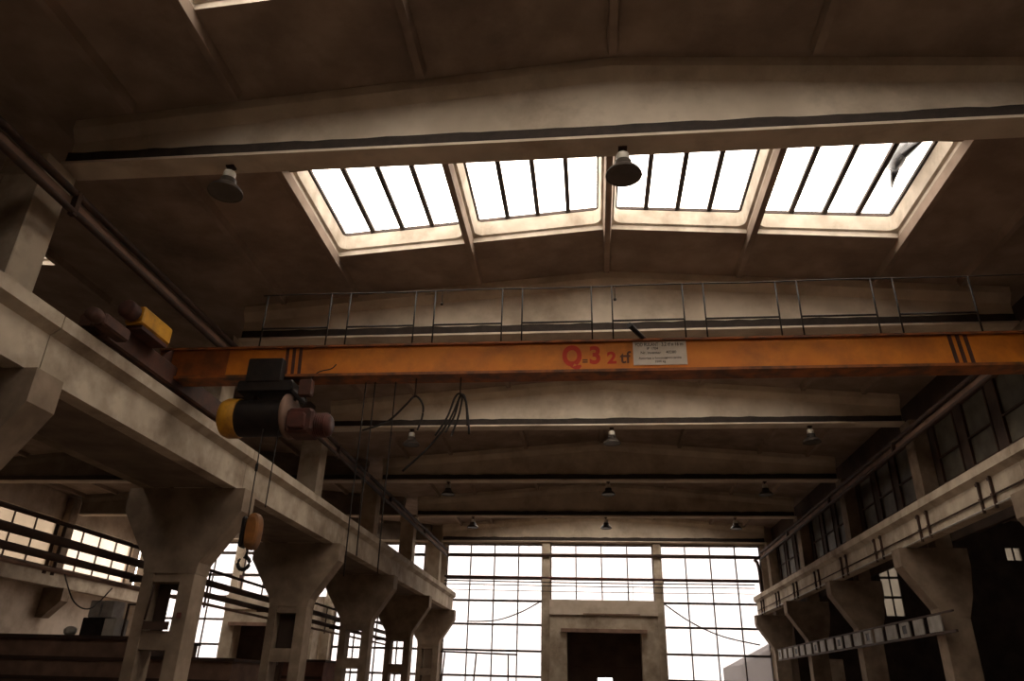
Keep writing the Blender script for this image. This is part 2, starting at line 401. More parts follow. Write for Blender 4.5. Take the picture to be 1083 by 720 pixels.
def runway_far(k, label):
    x = -24.0; ya, yb = yk(k), yk(k+1); t = thing('runway_beam', (x, ya, 5.04), label, 'runway beam', 'concrete runway beams on the outer wall')
    MB().prism([(x-.3, 5.14), (x+.18, 5.14), (x+.18, 5.66), (x+.27, 5.7), (x+.27, 5.86), (x-.3, 5.86)], 'y', ya+.008, yb-.008).build('beam', 'concrete', t)
    MB().box(x-.03, x+.03, ya, yb, 5.861, 5.95).build('rail', 'steel', t)
for k, l in ((2, 'far'), (3, 'middle'), (4, 'last')):
    runway_far(k, 'pale left nave outer wall runway beam, ' + {2: 'span cut by the photo edge', 3: 'span ending at the visible corbel', 4: 'span from the visible corbel to the end wall'}[k])
for k in (3, 4):
    y = yk(k); t = thing('wall_corbel', (-24.3, y, 3.7), 'concrete corbel under the outer wall runway beam, ' + ('cut by the photo edge' if k == 3 else 'left of the ventilation cabinets'), 'corbel', 'wall corbels')
    MB().prism([(-24.59, 3.9), (-24.3, 3.9), (-23.6, 4.6), (-23.6, 5.13), (-24.59, 5.13)], 'y', y-.25, y+.25).build('bracket', 'pier', t)
    MB().bbox(-24.59, -24.28, y-.27, y+.27, 5.9, 9.1, .02).build('upper_column', 'pier', t)

# ------------------------------------------------------------------ conductor pipes along the upper columns
def pipe_run(x, label):
    s = 1 if x > 0 else -1
    t = thing('conductor_pipes', (x, 2, 7.75), label, 'pipe run', 'pipe runs along the upper columns')
    for dx, z, r in ((0, 7.84, .055), (-.02*s, 7.56, .05)):
        MB().tube([(x+dx, 2.0 + i*(35.3/12), z) for i in range(13)], r).build('pipe', 'steel' , t)
    for k in range(0, 5):
        MB().box(min(x-.06*s, x+.03*s), max(x-.06*s, x+.03*s), yk(k)-.04, yk(k)+.04, 7.50, 7.88).build('bracket', 'steel', t)
    ch = MB(); ch.box(x+.045*s if s>0 else x-.075, x+.075*s if s>0 else x-.045, 2.0, 37.3, 7.62, 7.78); ch.build('support_rail', 'wood', t)
pipe_run(-7.98+.30, 'pair of long dark pipes running above the left runway beam')
pipe_run(7.98-.30, 'pair of long dark pipes running above the right runway beam')

# ------------------------------------------------------------------ high bay lamps
def make_lamp(x, k, label):
    y = yk(k)+.2; t = thing('pendant_lamp', (x, y, 8.4), label, 'ceiling lamp', 'high bay lamps under the girders')
    d = .06
    s = MB(); s.tube([(x, y, 8.398), (x, y, 8.24+d)], .018); s.box(x-.06, x+.06, y-.05, y+.05, 8.37, 8.398); s.build('stem', 'steel', t)
    MB().lathe([(.04, 8.24+d), (.08, 8.235+d), (.09, 8.21+d), (.09, 8.13+d), (.08, 8.11+d)], (x, y, 0), n=20).build('cap', 'pale', t)
    MB().lathe([(.085, 8.11+d), (.115, 8.10+d), (.12, 8.03+d), (.14, 8.0+d)], (x, y, 0), n=24).build('housing', 'lampdark', t)
    MB().lathe([(.10, 8.01+d), (.16, 7.99+d), (.22, 7.93+d), (.245, 7.885+d), (.248, 7.87+d), (.236, 7.868+d), (.21, 7.92+d), (.15, 7.97+d), (.09, 7.985+d)], (x, y, 0), n=32).build('reflector', 'lampdark', t)
    MB().lathe([(.23, 7.885+d), (.23, 7.879+d)], (x, y, 0), n=32).build('lens', 'lens', t)
    return t
lamp = make_lamp(0.10, 0, 'large high bay lamp hanging in front of the bright skylights')
L_ = {(-5.57, 0): 'high bay lamp in the dark left of the bright skylights',
      (5.68, 0): 'high bay lamp right of the bright skylights at the photo edge'}
for (x, k), l in L_.items(): copy_tree(lamp, (x, yk(k)+.2, 8.4), l)
rown = {2: 'first row under the crane', 3: 'second row under the crane', 4: 'row over the end windows'}
for k in (2, 3, 4):
    for x, l in ((-5.6, 'at the hoist end'), (.2, 'in the middle'), (5.65, 'at the end away from the hoist')):
        copy_tree(lamp, (x, yk(k)+.2, 8.4), 'lamp ' + l + ' of the ' + rown[k])

# ------------------------------------------------------------------ overhead crane
def text_mesh(s, size, m, name, parent, loc, extrude=0.002, offset=0.0, align='LEFT', sx=1.0, sy=1.0):
    cu = bpy.data.curves.new(name, 'FONT'); cu.body = s; cu.size = size; cu.extrude = extrude; cu.offset = offset; cu.align_x = align
    tmp = bpy.data.objects.new('tmp_text', cu); COL.objects.link(tmp)
    dg = bpy.context.evaluated_depsgraph_get()
    me = bpy.data.meshes.new_from_object(tmp.evaluated_get(dg)); COL.objects.unlink(tmp); bpy.data.objects.remove(tmp)
    me.name = name
    org = Vector((0,0,0)); p = parent
    while p is not None: org += p.location; p = p.parent
    for v in me.vertices:   # text XY -> world XZ facing -Y
        x, y, z = v.co; v.co = Vector((loc[0]+x*sx, loc[1]-z, loc[2]+y*sy)) - org
    me.materials.clear(); me.materials.append(M[m])
    o = bpy.data.objects.new(name, me); COL.objects.link(o); o.parent = parent
    return o
YC = 10.80
crane = thing('overhead_crane', (0, 10.95, 5.98), 'orange overhead travelling crane bridge spanning the whole nave', 'crane')
g = MB()
g.box(-6.55, 7.75, YC, YC+.26, 6.21, 6.70)
ge = MB(); ge.box(-7.75, -6.55, YC, YC+.26, 6.21, 6.70); ge.box(-6.60, -6.50, YC-.02, YC, 6.215, 6.695); ge.build('girder_end', 'shadeend', crane)  # end split off from the web to carry its painted shade
bg = g.build('bridge_girder', 'orange', crane)
MB().box(-7.75, 7.75, YC-.05, YC+.31, 6.70, 6.735).build('top_flange', 'oldorange', crane)
MB().box(-7.75, 7.75, YC-.06, YC+.32, 6.165, 6.21).build('bottom_flange', 'oldorange', crane)
MB().box(-7.75, 7.75, YC-.004, YC, 6.215, 6.235).build('weld_seam', 'oldorange', crane)
for sx in (-1, 1):
    X = sx*7.53
    e = MB(); e.bbox(X-.16, X+.16, 8.9, 12.9, 6.03, 6.40, .03); e.bbox(X-.12, X+.12, 8.62, 8.9, 6.08, 6.32, .04); e.bbox(X-.12, X+.12, 12.9, 13.15, 6.08, 6.32, .04)
    tr = e.build('end_truck', 'truck', crane)
    for y in (9.3, 12.5):
        MB().lathe([(.0, -.06), (.14, -.06), (.155, -.045), (.135, -.04), (.135, .04), (.155, .045), (.14, .06), (.0, .06)], (X, y, 6.115), 'x', 20).build('wheel', 'steel', tr)
    gp = MB(); gp.prism([(YC-.35, 6.40), (YC+.61, 6.40), (YC+.3, 6.70), (YC-.04, 6.70)], 'x', X-.02, X+.02); gp.build('gusset', 'truck', crane)
# drive motor on the left truck
mo = MB(); mo.bbox(-7.42, -7.12, 9.25, 10.05, 6.44, 6.74, .03); mo.build('drive_motor', 'yellow', crane)
md = MB(); md.lathe([(.0, 0), (.12, 0), (.14, .03), (.14, .2), (.1, .24), (.0, .24)], (-7.27, 9.0, 6.59), 'y', 18); md.box(-7.4, -7.14, 9.3, 10.0, 6.38, 6.44); md.build('motor_mount', 'redbrown', crane)
bf = MB(); bf.bbox(-7.30, -7.10, 8.45, 9.05, 6.02, 6.22, .03); bf.lathe([(.0, 0), (.09, 0), (.11, .1), (.09, .2), (.0, .2)], (-7.2, 8.26, 6.12), 'y', 16); bf.build('buffer', 'truck', crane)
# straps and markings
for x0 in (-5.50, 5.08):
    for j in range(3):
        x = x0 + .115*j
        MB().add([(x, YC-.012, 6.70), (x+.055, YC-.012, 6.70), (x+.085, YC-.012, 6.212), (x+.03, YC-.012, 6.212), (x, YC-.001, 6.70), (x+.055, YC-.001, 6.70), (x+.085, YC-.001, 6.212), (x+.03, YC-.001, 6.212)],
                 [(0,1,2,3),(7,6,5,4),(0,4,5,1),(1,5,6,2),(2,6,7,3),(3,7,4,0)]).build('strap', 'redbrown', crane)
text_mesh('Q', .47, 'red', 'lettering', crane, (-.845, YC-.003, 6.31), offset=.022, sx=.80)
text_mesh('=', .17, 'brownink', 'lettering', crane, (-.53, YC-.003, 6.315), offset=.004, sx=.95)
text_mesh('3', .42, 'red', 'lettering', crane, (-.42, YC-.003, 6.335), offset=.014, sx=.95)
text_mesh('2', .28, 'red', 'lettering', crane, (-.13, YC-.003, 6.33), offset=.010, sx=1.05)
text_mesh('tf', .29, 'brownink', 'lettering', crane, (.075, YC-.003, 6.33), offset=.005, sx=.95)
sg = MB().box(.285, 1.125, YC-.012, YC-.001, 6.285, 6.69).build('sign_board', 'sign', crane)
def st(s, x, z, size, al='LEFT', sx=1): text_mesh(s, size, 'ink', 'sign_lettering', sg, (x, YC-.014, z), .001, .0008, al, sx)
st('POD RULANT', .32, 6.61, .085, sx=.70); st('3,2 tf x 16 m', .735, 6.612, .085, sx=.78)
st('IP 1704', .50, 6.55, .06); st('Nr. inventar', .40, 6.475, .065); st('40280', .80, 6.48, .065)
st('Autorizat a functiona', .37, 6.385, .052); st('pentru sarcina', .78, 6.39, .052, sx=.85); st('3200 kg', .62, 6.325, .052)
# walkway and railing
MB().box(-7.3, 7.3, YC+.27, YC+.62, 6.705, 6.735).build('walkway', 'steel', crane)
YR = 11.02
for i in range(-2, 6):
    a = -3.06 + 1.525*i; b = a + 1.18
    r = MB()
    for x in (a, b): r.tube([(x, YR, 6.735), (x, YR, 7.86)], .014, 6)
    zb = 7.20
    r.tube([(a, YR, zb), (b, YR, zb)], .017, 6)
    r.build('railing_panel', 'cable', crane)
MB().tube([(-6.2 + i*.84, YR, 7.865 + .008*math.sin(i*1.7)) for i in range(17)], .011, 6).build('top_rail', 'cable', crane)
for x in (-2.92, .06):
    h = MB(); h.tube([(x-.02, YR, 7.86), (x-.02, YR, 7.62)], .008, 6); h.lathe([(.0, 0), (.022, .006), (.028, .03), (.016, .05), (.0, .055)], (x-.02, YR, 7.58), n=10); h.build('hanging_tag', 'cable', crane)
MB().tube([(.22, 10.35, 6.78), (.36, 10.62, 6.765), (.50, 10.88, 6.76)], [.045, .04, .04], 10).build('pipe_stub', 'black', crane)

# ------------------------------------------------------------------ electric hoist
ho = thing('electric_hoist', (-5.7, 10.93, 6.16), 'dirty electric rope hoist with yellow end cap under the orange bridge', 'hoist')
tr = MB(); tr.bbox(-6.12, -5.52, YC-.22, YC-.065, 6.02, 6.44, .02); tr.bbox(-6.12, -5.52, YC+.34, YC+.5, 6.02, 6.40, .02); tr.bbox(-6.25, -5.30, YC-.2, YC+.46, 5.86, 6.06, .03)
tr.build('trolley', 'black', ho)
cy, cz = YC+.1, 5.50
MB().lathe([(.0, 0), (.22, 0), (.30, .05), (.33, .12), (.33, .30), (.31, .32)], (-6.54, cy, cz), 'x', 28).build('end_cap', 'yellow', ho)
dr = MB(); prof = [(.0, 0), (.30, 0)]
for i in range(20): prof += [(.305, .02+i*.038), (.285, .039+i*.038)]
prof += [(.30, .80), (.0, .80)]
dr.lathe(prof, (-6.22, cy, cz), 'x', 28); dr.build('rope_drum', 'black', ho)
MB().lathe([(.0, 0), (.36, 0), (.38, .02), (.38, .06), (.36, .08), (.0, .08)], (-5.44, cy, cz+.03), 'x', 28).build('end_plate', 'wood', ho)
gb = MB(); gb.bbox(-5.36, -4.92, cy-.24, cy+.24, 5.18, 5.60, .05); gb.lathe([(.0, 0), (.16, 0), (.18, .03), (.18, .24), (.13, .28), (.0, .28)], (-4.95, cy, 5.37), 'x', 22); 
for i in range(6): gb.lathe([(.17, 0), (.2, 0), (.2, .012), (.17, .012)], (-4.93+.035*i, cy, 5.37), 'x', 22, caps=False)
gb.bbox(-5.30, -5.02, cy-.30, cy-.20, 5.24, 5.50, .03)
gb.build('gearbox', 'redbrown', ho)
wb = MB(); wb.bbox(-5.20, -4.98, YC-.2, YC-.07, 5.78, 6.06, .02); wb.build('control_box', 'truck', ho)
wr = MB(); wr.tube(arcpts([(-5.1, YC-.13, 5.79), (-5.05, YC-.14, 5.68), (-5.12, YC-.12, 5.58)]), .012, 6); wr.build('wiring', 'cable', ho)
wr = MB(); wr.tube(arcpts([(-5.0, YC-.03, 6.10), (-4.86, YC-.05, 6.24), (-4.66, YC-.04, 6.30), (-4.58, YC-.04, 6.38)]), .010, 6); wr.build('loose_wire', 'cable', crane)
hg = MB(); hg.box(-6.05, -5.98, cy-.05, cy+.05, 5.78, 5.87); hg.box(-5.44, -5.36, cy-.05, cy+.05, 5.80, 5.87); hg.build('hanger', 'steel', ho)
hx, hy = -5.66, YC+.05
MB().tube([(hx-.06, hy-.14, 5.25), (hx-.055, hy-.12, 3.82)], .009, 6).build('rope', 'cable', ho)
MB().tube([(hx+.20, hy-.14, 5.25), (hx+.195, hy-.14, 4.0)], .009, 6).build('rope', 'cable', ho)
MB().lathe([(.006, 0), (.022, .01), (.022, .12), (.006, .14)], (hx-.058, hy-.13, 4.56), n=10).build('rope_clamp', 'cable', ho)
hb = MB(); ov = []
for q in range(28):
    a_ = 2*PI*q/28
    ov.append((hx+.07 + .105*math.copysign(abs(math.cos(a_))**.75, math.cos(a_)), 3.64 + .27*math.copysign(abs(math.sin(a_))**.75, math.sin(a_))))
def ovr(f, y): return [(hx+.07+(p[0]-hx-.07)*f, y, 3.64+(p[1]-3.64)*f) for p in ov]
hb.loft([ovr(.72, hy-.24), ovr(.95, hy-.215), ovr(1, hy-.17), ovr(1, hy-.07), ovr(.95, hy-.03), ovr(.72, hy-.005)])
ho_b = hb.build('hook_block', 'hookpaint', ho)
ck = MB(); ck.bbox(hx-.11, hx-.035, hy-.22, hy-.02, 3.40, 3.86, .03); ck.build('block_cheek', 'black', ho_b)
hk = MB(); arc = [(hx+.02, hy-.12, 3.40), (hx+.02, hy-.12, 3.28)]
for q in range(0, 13):
    a = PI/2 - q*0.46
    arc.append((hx-.0 + .09*math.cos(a), hy-.12, 3.18 + .09*math.sin(a)))
hk.tube(arc, [.03]*(len(arc)-3) + [.03, .024, .012], 8); hk.build('hook', 'black', ho_b)
ho.location.x += .10
# pendant cables further along the bridge
for x0, z0, l in ((-4.13, 3.05, 'black pendant cable hanging from the bridge right of the hoist, the longest one'), (-3.97, 3.35, 'black pendant cable hanging from the bridge beside the longest cable'), (-3.62, 3.10, 'thin brown cable hanging from the bridge, last before the cable loops')):
    single(MB().tube([(x0, YC+.24, 6.164), (x0+.004, YC+.24, 5.2), (x0-.006, YC+.24, 4.2), (x0+.01, YC+.24, z0)], .010, 6), 'pendant_cable', 'cable', l, 'cable')
def loop(strands, x, label):
    t = thing('festoon_cable', (x, YC+.1, 6.16), label, 'cable', 'festoon cable loops under the bridge')
    for s in strands: MB().tube(arcpts([(p[0], YC+.1+p[2], p[1]) for p in s]), .017, 7).build('cable', 'cable', t)
    MB().tube([(x, YC+.1, 6.164), (x, YC+.1, 5.83)], .012, 6).build('hanger', 'steel', t)
loop([[(-4.05, 5.28, 0), (-3.66, 5.42, 0), (-3.38, 5.70, 0), (-3.24, 5.86, .02), (-3.11, 5.72, .03), (-3.10, 5.50, .03), (-3.16, 5.28, .02)]], -3.24, 'sagging black festoon cable loop left of the cable bundle')
loop([[(-2.86, 5.18, 0), (-2.68, 5.50, 0), (-2.58, 5.82, 0), (-2.49, 5.88, 0), (-2.40, 5.74, .02), (-2.36, 5.35, .02)],
      [(-3.35, 4.62, .05), (-2.95, 5.02, .05), (-2.66, 5.45, .05), (-2.50, 5.85, .04), (-2.42, 5.82, .04), (-2.36, 5.5, .06), (-2.33, 5.22, .06)],
      [(-2.72, 5.26, .09), (-2.58, 5.56, .09), (-2.52, 5.84, .06), (-2.47, 5.86, .06), (-2.52, 5.55, .1), (-2.62, 5.2, .1)]], -2.50, 'bundle of black festoon cable loops hanging under the lettering side of the bridge')

# ------------------------------------------------------------------ end wall
def window(x0, x1, z0, z1, y, nm, trans, label, thick=(), glass='glass', cat='window', along='x', group=None):
    wn[0] += 1
    if along == 'x': loc = ((x0+x1)/2, y, z0)
    else: loc = (y, (x0+x1)/2, z0)
    t = thing('window_%d' % wn[0], loc, label, cat, group, 'structure')
    f = MB()
    def bx(a, b, d, z0_, z1_):
        if along == 'x': f.box(a, b, y-d, y+d, z0_, z1_)
        else: f.box(y-d, y+d, a, b, z0_, z1_)
    bx(x0, x0+.05, .05, z0, z1); bx(x1-.05, x1, .05, z0, z1); bx(x0+.05, x1-.05, .05, z0, z0+.06); bx(x0+.05, x1-.05, .05, z1-.06, z1)
    for i in range(1, nm):
        x = x0+(x1-x0)*i/nm; bx(x-.03, x+.03, .035, z0+.06, z1-.06)
    for z in trans:
        w = .07 if z in thick else .05
        bx(x0+.05, x1-.05, .045, z-w, z+w)
    f.build('glazing_frame', 'bar', t)
    g = MB()
    if along == 'x': g.box(x0+.03, x1-.03, y+.008, y+.014, z0+.03, z1-.03)
    else: g.box(y-.014, y-.008, x0+.03, x1-.03, z0+.03, z1-.03)
    g.build('glass', glass, t)
    return t
TR = [7.78, 6.66, 5.58, 4.47, 3.28, 2.15]
YW = YEND
WZ0, WZ1 = 0.9, 8.33
window(-7.85, -2.92, WZ0, WZ1, YW, 4, TR, 'tall gridded end window on the hoist side of the doorway', (7.78, 6.66))
window(-2.52, 2.60, 5.58, WZ1, YW, 4, TR[:2], 'gridded end window directly above the concrete doorway', (7.78, 6.66))
window(2.98, 7.85, WZ0, WZ1, YW, 4, TR, 'tall gridded end window on the side of the doorway away from the hoist', (7.78, 6.66))
window(-24.0, -19.1, WZ0, WZ1, YW, 4, TR, 'left nave end window nearest the outer wall', (7.78, 6.66))
window(-18.7, -13.9, 5.58, WZ1, YW, 4, TR[:2], 'left nave end window above its doorway block', (7.78, 6.66))
window(-13.45, -9.0, WZ0, WZ1, YW, 4, TR, 'left nave end window nearest the pier row', (7.78, 6.66))
w = MB()
def wall(a, b, z0, z1): w.box(a, b, YW-.1, YW+.25, z0, z1)
for a, b in ((-24.59, -24.0), (-9.0, -7.85), (7.85, 9.0)): wall(a, b, 0, 10.1)
for a, b in ((-24.0, -9.0), (-7.85, 7.85)): wall(a, b, WZ1, 10.1)
for a, b in ((-2.92, -2.52), (2.60, 2.98), (-19.1, -18.7), (-13.9, -13.45)): wall(a, b, WZ0, WZ1)
for a, b in ((-24.0, -18.7), (-13.9, -9.0), (-7.85, -2.52), (2.6, 7.85)): wall(a, b, 0, WZ0)
for a, b, lo in ((-2.52, -1.66, 0), (1.75, 2.6, 0), (-1.66, 1.75, 4.25), (-18.7, -18.05, 0), (-14.55, -13.9, 0), (-18.05, -14.55, 4.25)): wall(a, b, lo, 5.58)
# right nave end: closed except a small band
structure(w.build('wall_end', 'render'), 'dirty rendered end wall around the tall windows', 'wall')
window(13.3, 14.25, 5.1, 7.5, YW, 2, [6.9, 6.0], 'narrow grimy window in the right nave end wall', (), 'dimglass')
window(19.3, 20.1, 7.7, 8.4, YW, 2, [], 'small high window in the right nave end wall', (), 'dimglass')
w = MB()
wall(9.0, 13.3, 0, 10.1); wall(13.3, 14.25, 0, 5.1); wall(13.3, 14.25, 7.5, 10.1); wall(14.25, 19.3, 0, 10.1); wall(20.1, 24.9, 0, 10.1); wall(19.3, 20.1, 0, 7.7); wall(19.3, 20.1, 8.4, 10.1)
structure(w.build('wall_end_side', 'darkwall'), 'dark end wall of the right nave', 'wall')
def post(a, b, label):
    t = thing('window_post', ((a+b)/2, YW-.05, 0), label, 'concrete post', 'concrete posts between the end windows')
    MB().bbox(a, b, YW-.38, YW-.105, 0, 8.39, .015).build('shaft', 'concrete', t)
    MB().bbox(a-.05, b+.05, YW-.34, YW-.08, 6.45, 6.62, .01).build('clamp_band', 'redbrown', t)
post(-2.93, -2.53, 'concrete post between end windows, on the hoist side of the doorway')
post(2.61, 2.99, 'concrete post between end windows, on the other side of the doorway')
post(-19.1, -18.7, 'left nave concrete window post nearer the outer wall')
post(-13.9, -13.5, 'left nave concrete window post nearer the pier row')

def portal(xc, label, hw):
    t = thing('doorway_block', (xc, 37.4, 0), label, 'doorway', 'concrete doorway blocks')
    Y0, Y1 = 37.0, 38.0
    b = MB()
    b.box(xc-hw, xc-1.73, Y0, Y1, 0, 4.85); b.box(xc+1.73, xc+hw, Y0, Y1, 0, 4.85); b.box(xc-1.73, xc+1.73, Y0, Y1, 4.2, 4.85)
    b.build('surround', 'concrete', t)
    MB().box(xc-hw-.02, xc+hw+.02, Y0-.06, Y1, 4.85, 5.52).build('header', 'render', t)
    MB().box(xc-2.0, xc+2.0, Y0-.12, Y0-.001, 4.08, 4.24).build('lintel_beam', 'wood', t)
    MB().box(xc-.95, xc+1.7, Y0-.07, Y0-.005, 4.87, 4.92).build('ledge', 'wood', t)
    d = MB(); d.box(xc-1.73, xc-.32, Y1-.14, Y1-.06, 0, 4.2); d.box(xc+.35, xc+1.73, Y1-.14, Y1-.06, 0, 4.2); d.box(xc-.32, xc+.35, Y1-.14, Y1-.06, 2.18, 4.2)
    dl = d.build('door_leaf', 'darkwall', t)
    ri = MB()
    for z in (1.2, 2.6, 3.6): ri.box(xc-1.6, xc-.36, Y1-.17, Y1-.141, z, z+.06); ri.box(xc+.4, xc+1.6, Y1-.17, Y1-.141, z, z+.06)
    ri.build('door_rib', 'steel', dl)
portal(.05, 'concrete doorway block with dark opening at the middle of the window wall', 2.52)
portal(-16.3, 'left nave doorway block seen between the piers', 2.34)

# horizontal pipes and wires in front of the end windows
single(MB().tube(arcpts([(-7.7, YW-.5, 7.72), (0, YW-.5, 7.74), (7.0, YW-.5, 7.72), (7.45, YW-.5, 7.6), (7.62, YW-.5, 7.25), (7.64, YW-.5, 6.1)]), .075, 10), 'bent_pipe', 'steel', 'dark pipe across the top of the end windows, bending down at one end', 'pipe')
single(MB().tube([(-7.8, YW-.72, 6.64), (7.35, YW-.72, 6.56)], .05, 8), 'crossing_pipe', 'redbrown', 'thick red brown pipe crossing the end windows', 'pipe')
for z, r, l in ((6.40, .02, 'just under the red brown pipe'), (6.24, .016, 'middle one of the three thin wires'), (5.98, .012, 'lowest of the three thin wires')):
    single(MB().tube(arcpts([(-7.8, YW-.72, z+.03), (0, YW-.72, z-.02), (7.3, YW-.72, z)]), r*1.5, 6), 'crossing_wire', 'cable', 'thin wire crossing the end windows, ' + l, 'wire', 'wires crossing the end windows')
single(MB().tube(arcpts([(-6.6, YW-.4, 4.55), (-5.2, YW-.4, 4.62), (-4.0, YW-.4, 5.0), (-2.95, YW-.4, 5.55)]), .032, 6), 'sagging_cable', 'cable', 'sagging cable in front of the end window on the hoist side', 'cable')
single(MB().tube(arcpts([(3.0, YW-.4, 5.5), (4.2, YW-.4, 4.7), (5.6, YW-.4, 4.1), (7.3, YW-.4, 3.75)]), .034, 6), 'sagging_cable', 'cable', 'sagging cable sloping down the end window away from the hoist', 'cable')
fr = thing('pipe_stand', (-5.5, 36.9, 0), 'thin standing pipe frame in front of the end window base', 'pipe frame')
MB().tube([(-7.6, 36.9, 3.12), (-4.0, 36.9, 3.05)], .045, 6).build('top_bar', 'steel', fr)
for a, b in ((-7.4, -7.6), (-5.9, -6.1), (-4.4, -4.35)): MB().tube([(a, 36.9, 3.1), (b, 36.9, 0.0)], .04, 6).build('upright', 'steel', fr)
for x in (1.3, 1.52):
    single(MB().tube([(x, YW-.45, 6.6), (x+.02, YW-.45, 6.0), (x-.01, YW-.45, 5.53)], .014, 6), 'drop_wire', 'cable', 'short vertical wire above the doorway header, ' + ('nearer the middle' if x < 1.4 else 'farther from the middle'), 'wire')

# ------------------------------------------------------------------ outer walls
w = MB(); X0, X1 = XL-.3, XL
w.box(X0, X1, YBACK, YEND+.25, 0, 5.9); w.box(X0, X1, YBACK, YEND+.25, 8.1, 9.6)
w.box(X0, X1, YBACK, yk(1)-.3, 5.9, 8.1)
for k in range(1, 6): w.box(X0, X1, yk(k)-.3, min(yk(k)+.3, YEND+.25), 5.9, 8.1)
structure(w.build('wall_left', 'render'), 'pale rendered outer wall of the left nave', 'wall')
for k in range(1, 5):
    window(yk(k)+.3, yk(k+1)-.3, 5.9, 8.1, XL-.15, 4, [], 'outer wall window of the left nave, ' + {1: 'hidden by the first pier', 2: 'at the photo edge', 3: 'dim grimy one left of the dark column', 4: 'bright one before the end wall'}[k], (), 'dirtyglass' if k < 4 else 'hazyglass', 'window', 'y')
q = MB(); q.box(XR, XR+.3, YBACK, YEND+.25, 0, 5.5); q.box(XR, XR+.3, YBACK, YEND+.25, 7.6, 9.6); q.box(XR, XR+.3, YBACK, yk(1)+.3, 5.5, 7.6); q.box(XR, XR+.3, yk(2)-.3, yk(3)+.3, 5.5, 7.6); q.box(XR, XR+.3, yk(4)-.3, YEND+.25, 5.5, 7.6)
for k in (1, 3): window(yk(k)+.3, yk(k+1)-.3, 5.5, 7.6, XR+.15, 4, [], 'unseen window added to light the right nave, ' + ('nearer bay' if k == 1 else 'farther bay'), (), 'glass', 'window', 'y')  # out of view, added to let dim daylight into the right nave
structure(q.build('wall_right', 'darkwall'), 'dark outer wall of the right nave', 'wall')
structure(MB().box(XL-.3, XR+.3, YBACK-.3, YBACK, 0, 10.1).build('wall_back', 'render'), 'plain wall behind the camera', 'wall')

# screen wall above the right runway, with painted-over windows
sw = MB(); XS = 8.52
sw.box(XS, XS+.12, YBACK, YEND-.1, 5.2, 6.55); sw.box(XS, XS+.12, YBACK, YEND-.1, 8.15, 9.18)
holes = [(yk(k)+1.0+1.62*j, yk(k)+2.2+1.62*j) for k in range(0, 5) for j in range(3)]
ys = [YBACK] + [v for h in holes for v in h] + [YEND-.1]
for i in range(0, len(ys), 2): sw.box(XS, XS+.12, ys[i], ys[i+1], 6.55, 8.15)
structure(sw.build('wall_screen', 'darkwall'), 'dark cladding wall above the right runway beam', 'wall')
seen = {}
for n_, (a, b) in enumerate(holes):
    wn[0] += 1
    k, j = divmod(n_, 3)
    t = thing('window_%d' % wn[0], (XS+.06, (a+b)/2, 6.55), 'painted over window above the right runway, %s in the %s bay' % (['nearest', 'middle', 'farthest'][j], ['nearest', 'second', 'third', 'fourth', 'last'][k]), 'window', 'painted over windows above the right runway', 'structure')
    f = MB(); f.box(XS-.03, XS+.03, a, a+.05, 6.55, 8.15); f.box(XS-.03, XS+.03, b-.05, b, 6.55, 8.15); f.box(XS-.03, XS+.03, a+.05, b-.05, 6.55, 6.6); f.box(XS-.03, XS+.03, a+.05, b-.05, 8.1, 8.15); f.box(XS-.03, XS+.03, a+.05, b-.05, 7.22, 7.26)
    f.build('frame', 'steel', t)
    MB().box(XS+.035, XS+.045, a+.03, b-.03, 6.58, 8.12).build('pane', 'boarded', t)

# ------------------------------------------------------------------ right side: rods on the runway, panel rail
rp = thing('bracket_pipes', (7.3, 13, 5.04), 'thin pipe on paired brackets along the right runway beam', 'pipe run')
xb = 7.36
MB().tube([(xb, 13.0, 5.25), (xb, 38.0, 5.25)], .018, 6).build('pipe', 'steel', rp)
MB().tube([(xb+.0, 13.0, 5.06), (xb, 38.0, 5.06)], .016, 6).build('pipe', 'grey', rp)
for n_ in range(0, 8):
    for d in (0, .5):
        y = 15.02 + 3.07*n_ + d
        if y > 37.9: continue
        m_ = MB(); m_.box(xb-.03, xb+.025, y-.02, y+.02, 4.99, 5.62); m_.box(xb-.045, xb-.01, y-.045, y+.045, 5.22, 5.28); m_.box(xb-.045, xb-.01, y-.045, y+.045, 5.53, 5.59)
        m_.build('bracket', 'steel', rp)
pr = thing('panel_rail', (7.78, 18, 3.08), 'long low rail of pale square panels along the right piers', 'panel rail')
xr = 7.72
r_ = MB(); r_.box(xr, xr+.05, 18.7, 36.6, 3.02, 3.08); r_.box(xr, xr+.05, 18.7, 36.6, 3.46, 3.50); r_.build('rail', 'steel', pr)
y = 19.4; n_ = 0
while y < 36.4:
    wd = .62 if n_ % 3 else .75
    if n_ % 3 == 2:
        q = MB(); q.box(xr+.005, xr+.045, y, y+.16, 3.09, 3.45); q.box(xr+.005, xr+.045, y+wd-.16, y+wd, 3.09, 3.45); q.box(xr+.005, xr+.045, y+.16, y+wd-.16, 3.09, 3.17); q.box(xr+.005, xr+.045, y+.16, y+wd-.16, 3.38, 3.45)
        q = q.build('square_frame', 'greypanel', pr); MB().box(xr+.02, xr+.04, y+.17, y+wd-.17, 3.18, 3.37).build('dark_insert', 'black', q)
    else: MB().box(xr+.01, xr+.04, y, y+wd, 3.09, 3.45).build('panel', 'greypanel', pr)
    y += wd + .3; n_ += 1
single(MB().bbox(9.75, 10.45, 36.4, 36.6, 0, 3.15, .02), 'door_panel', 'concrete', 'pale upright slab leaning beyond the right piers under the panel rail', 'slab')

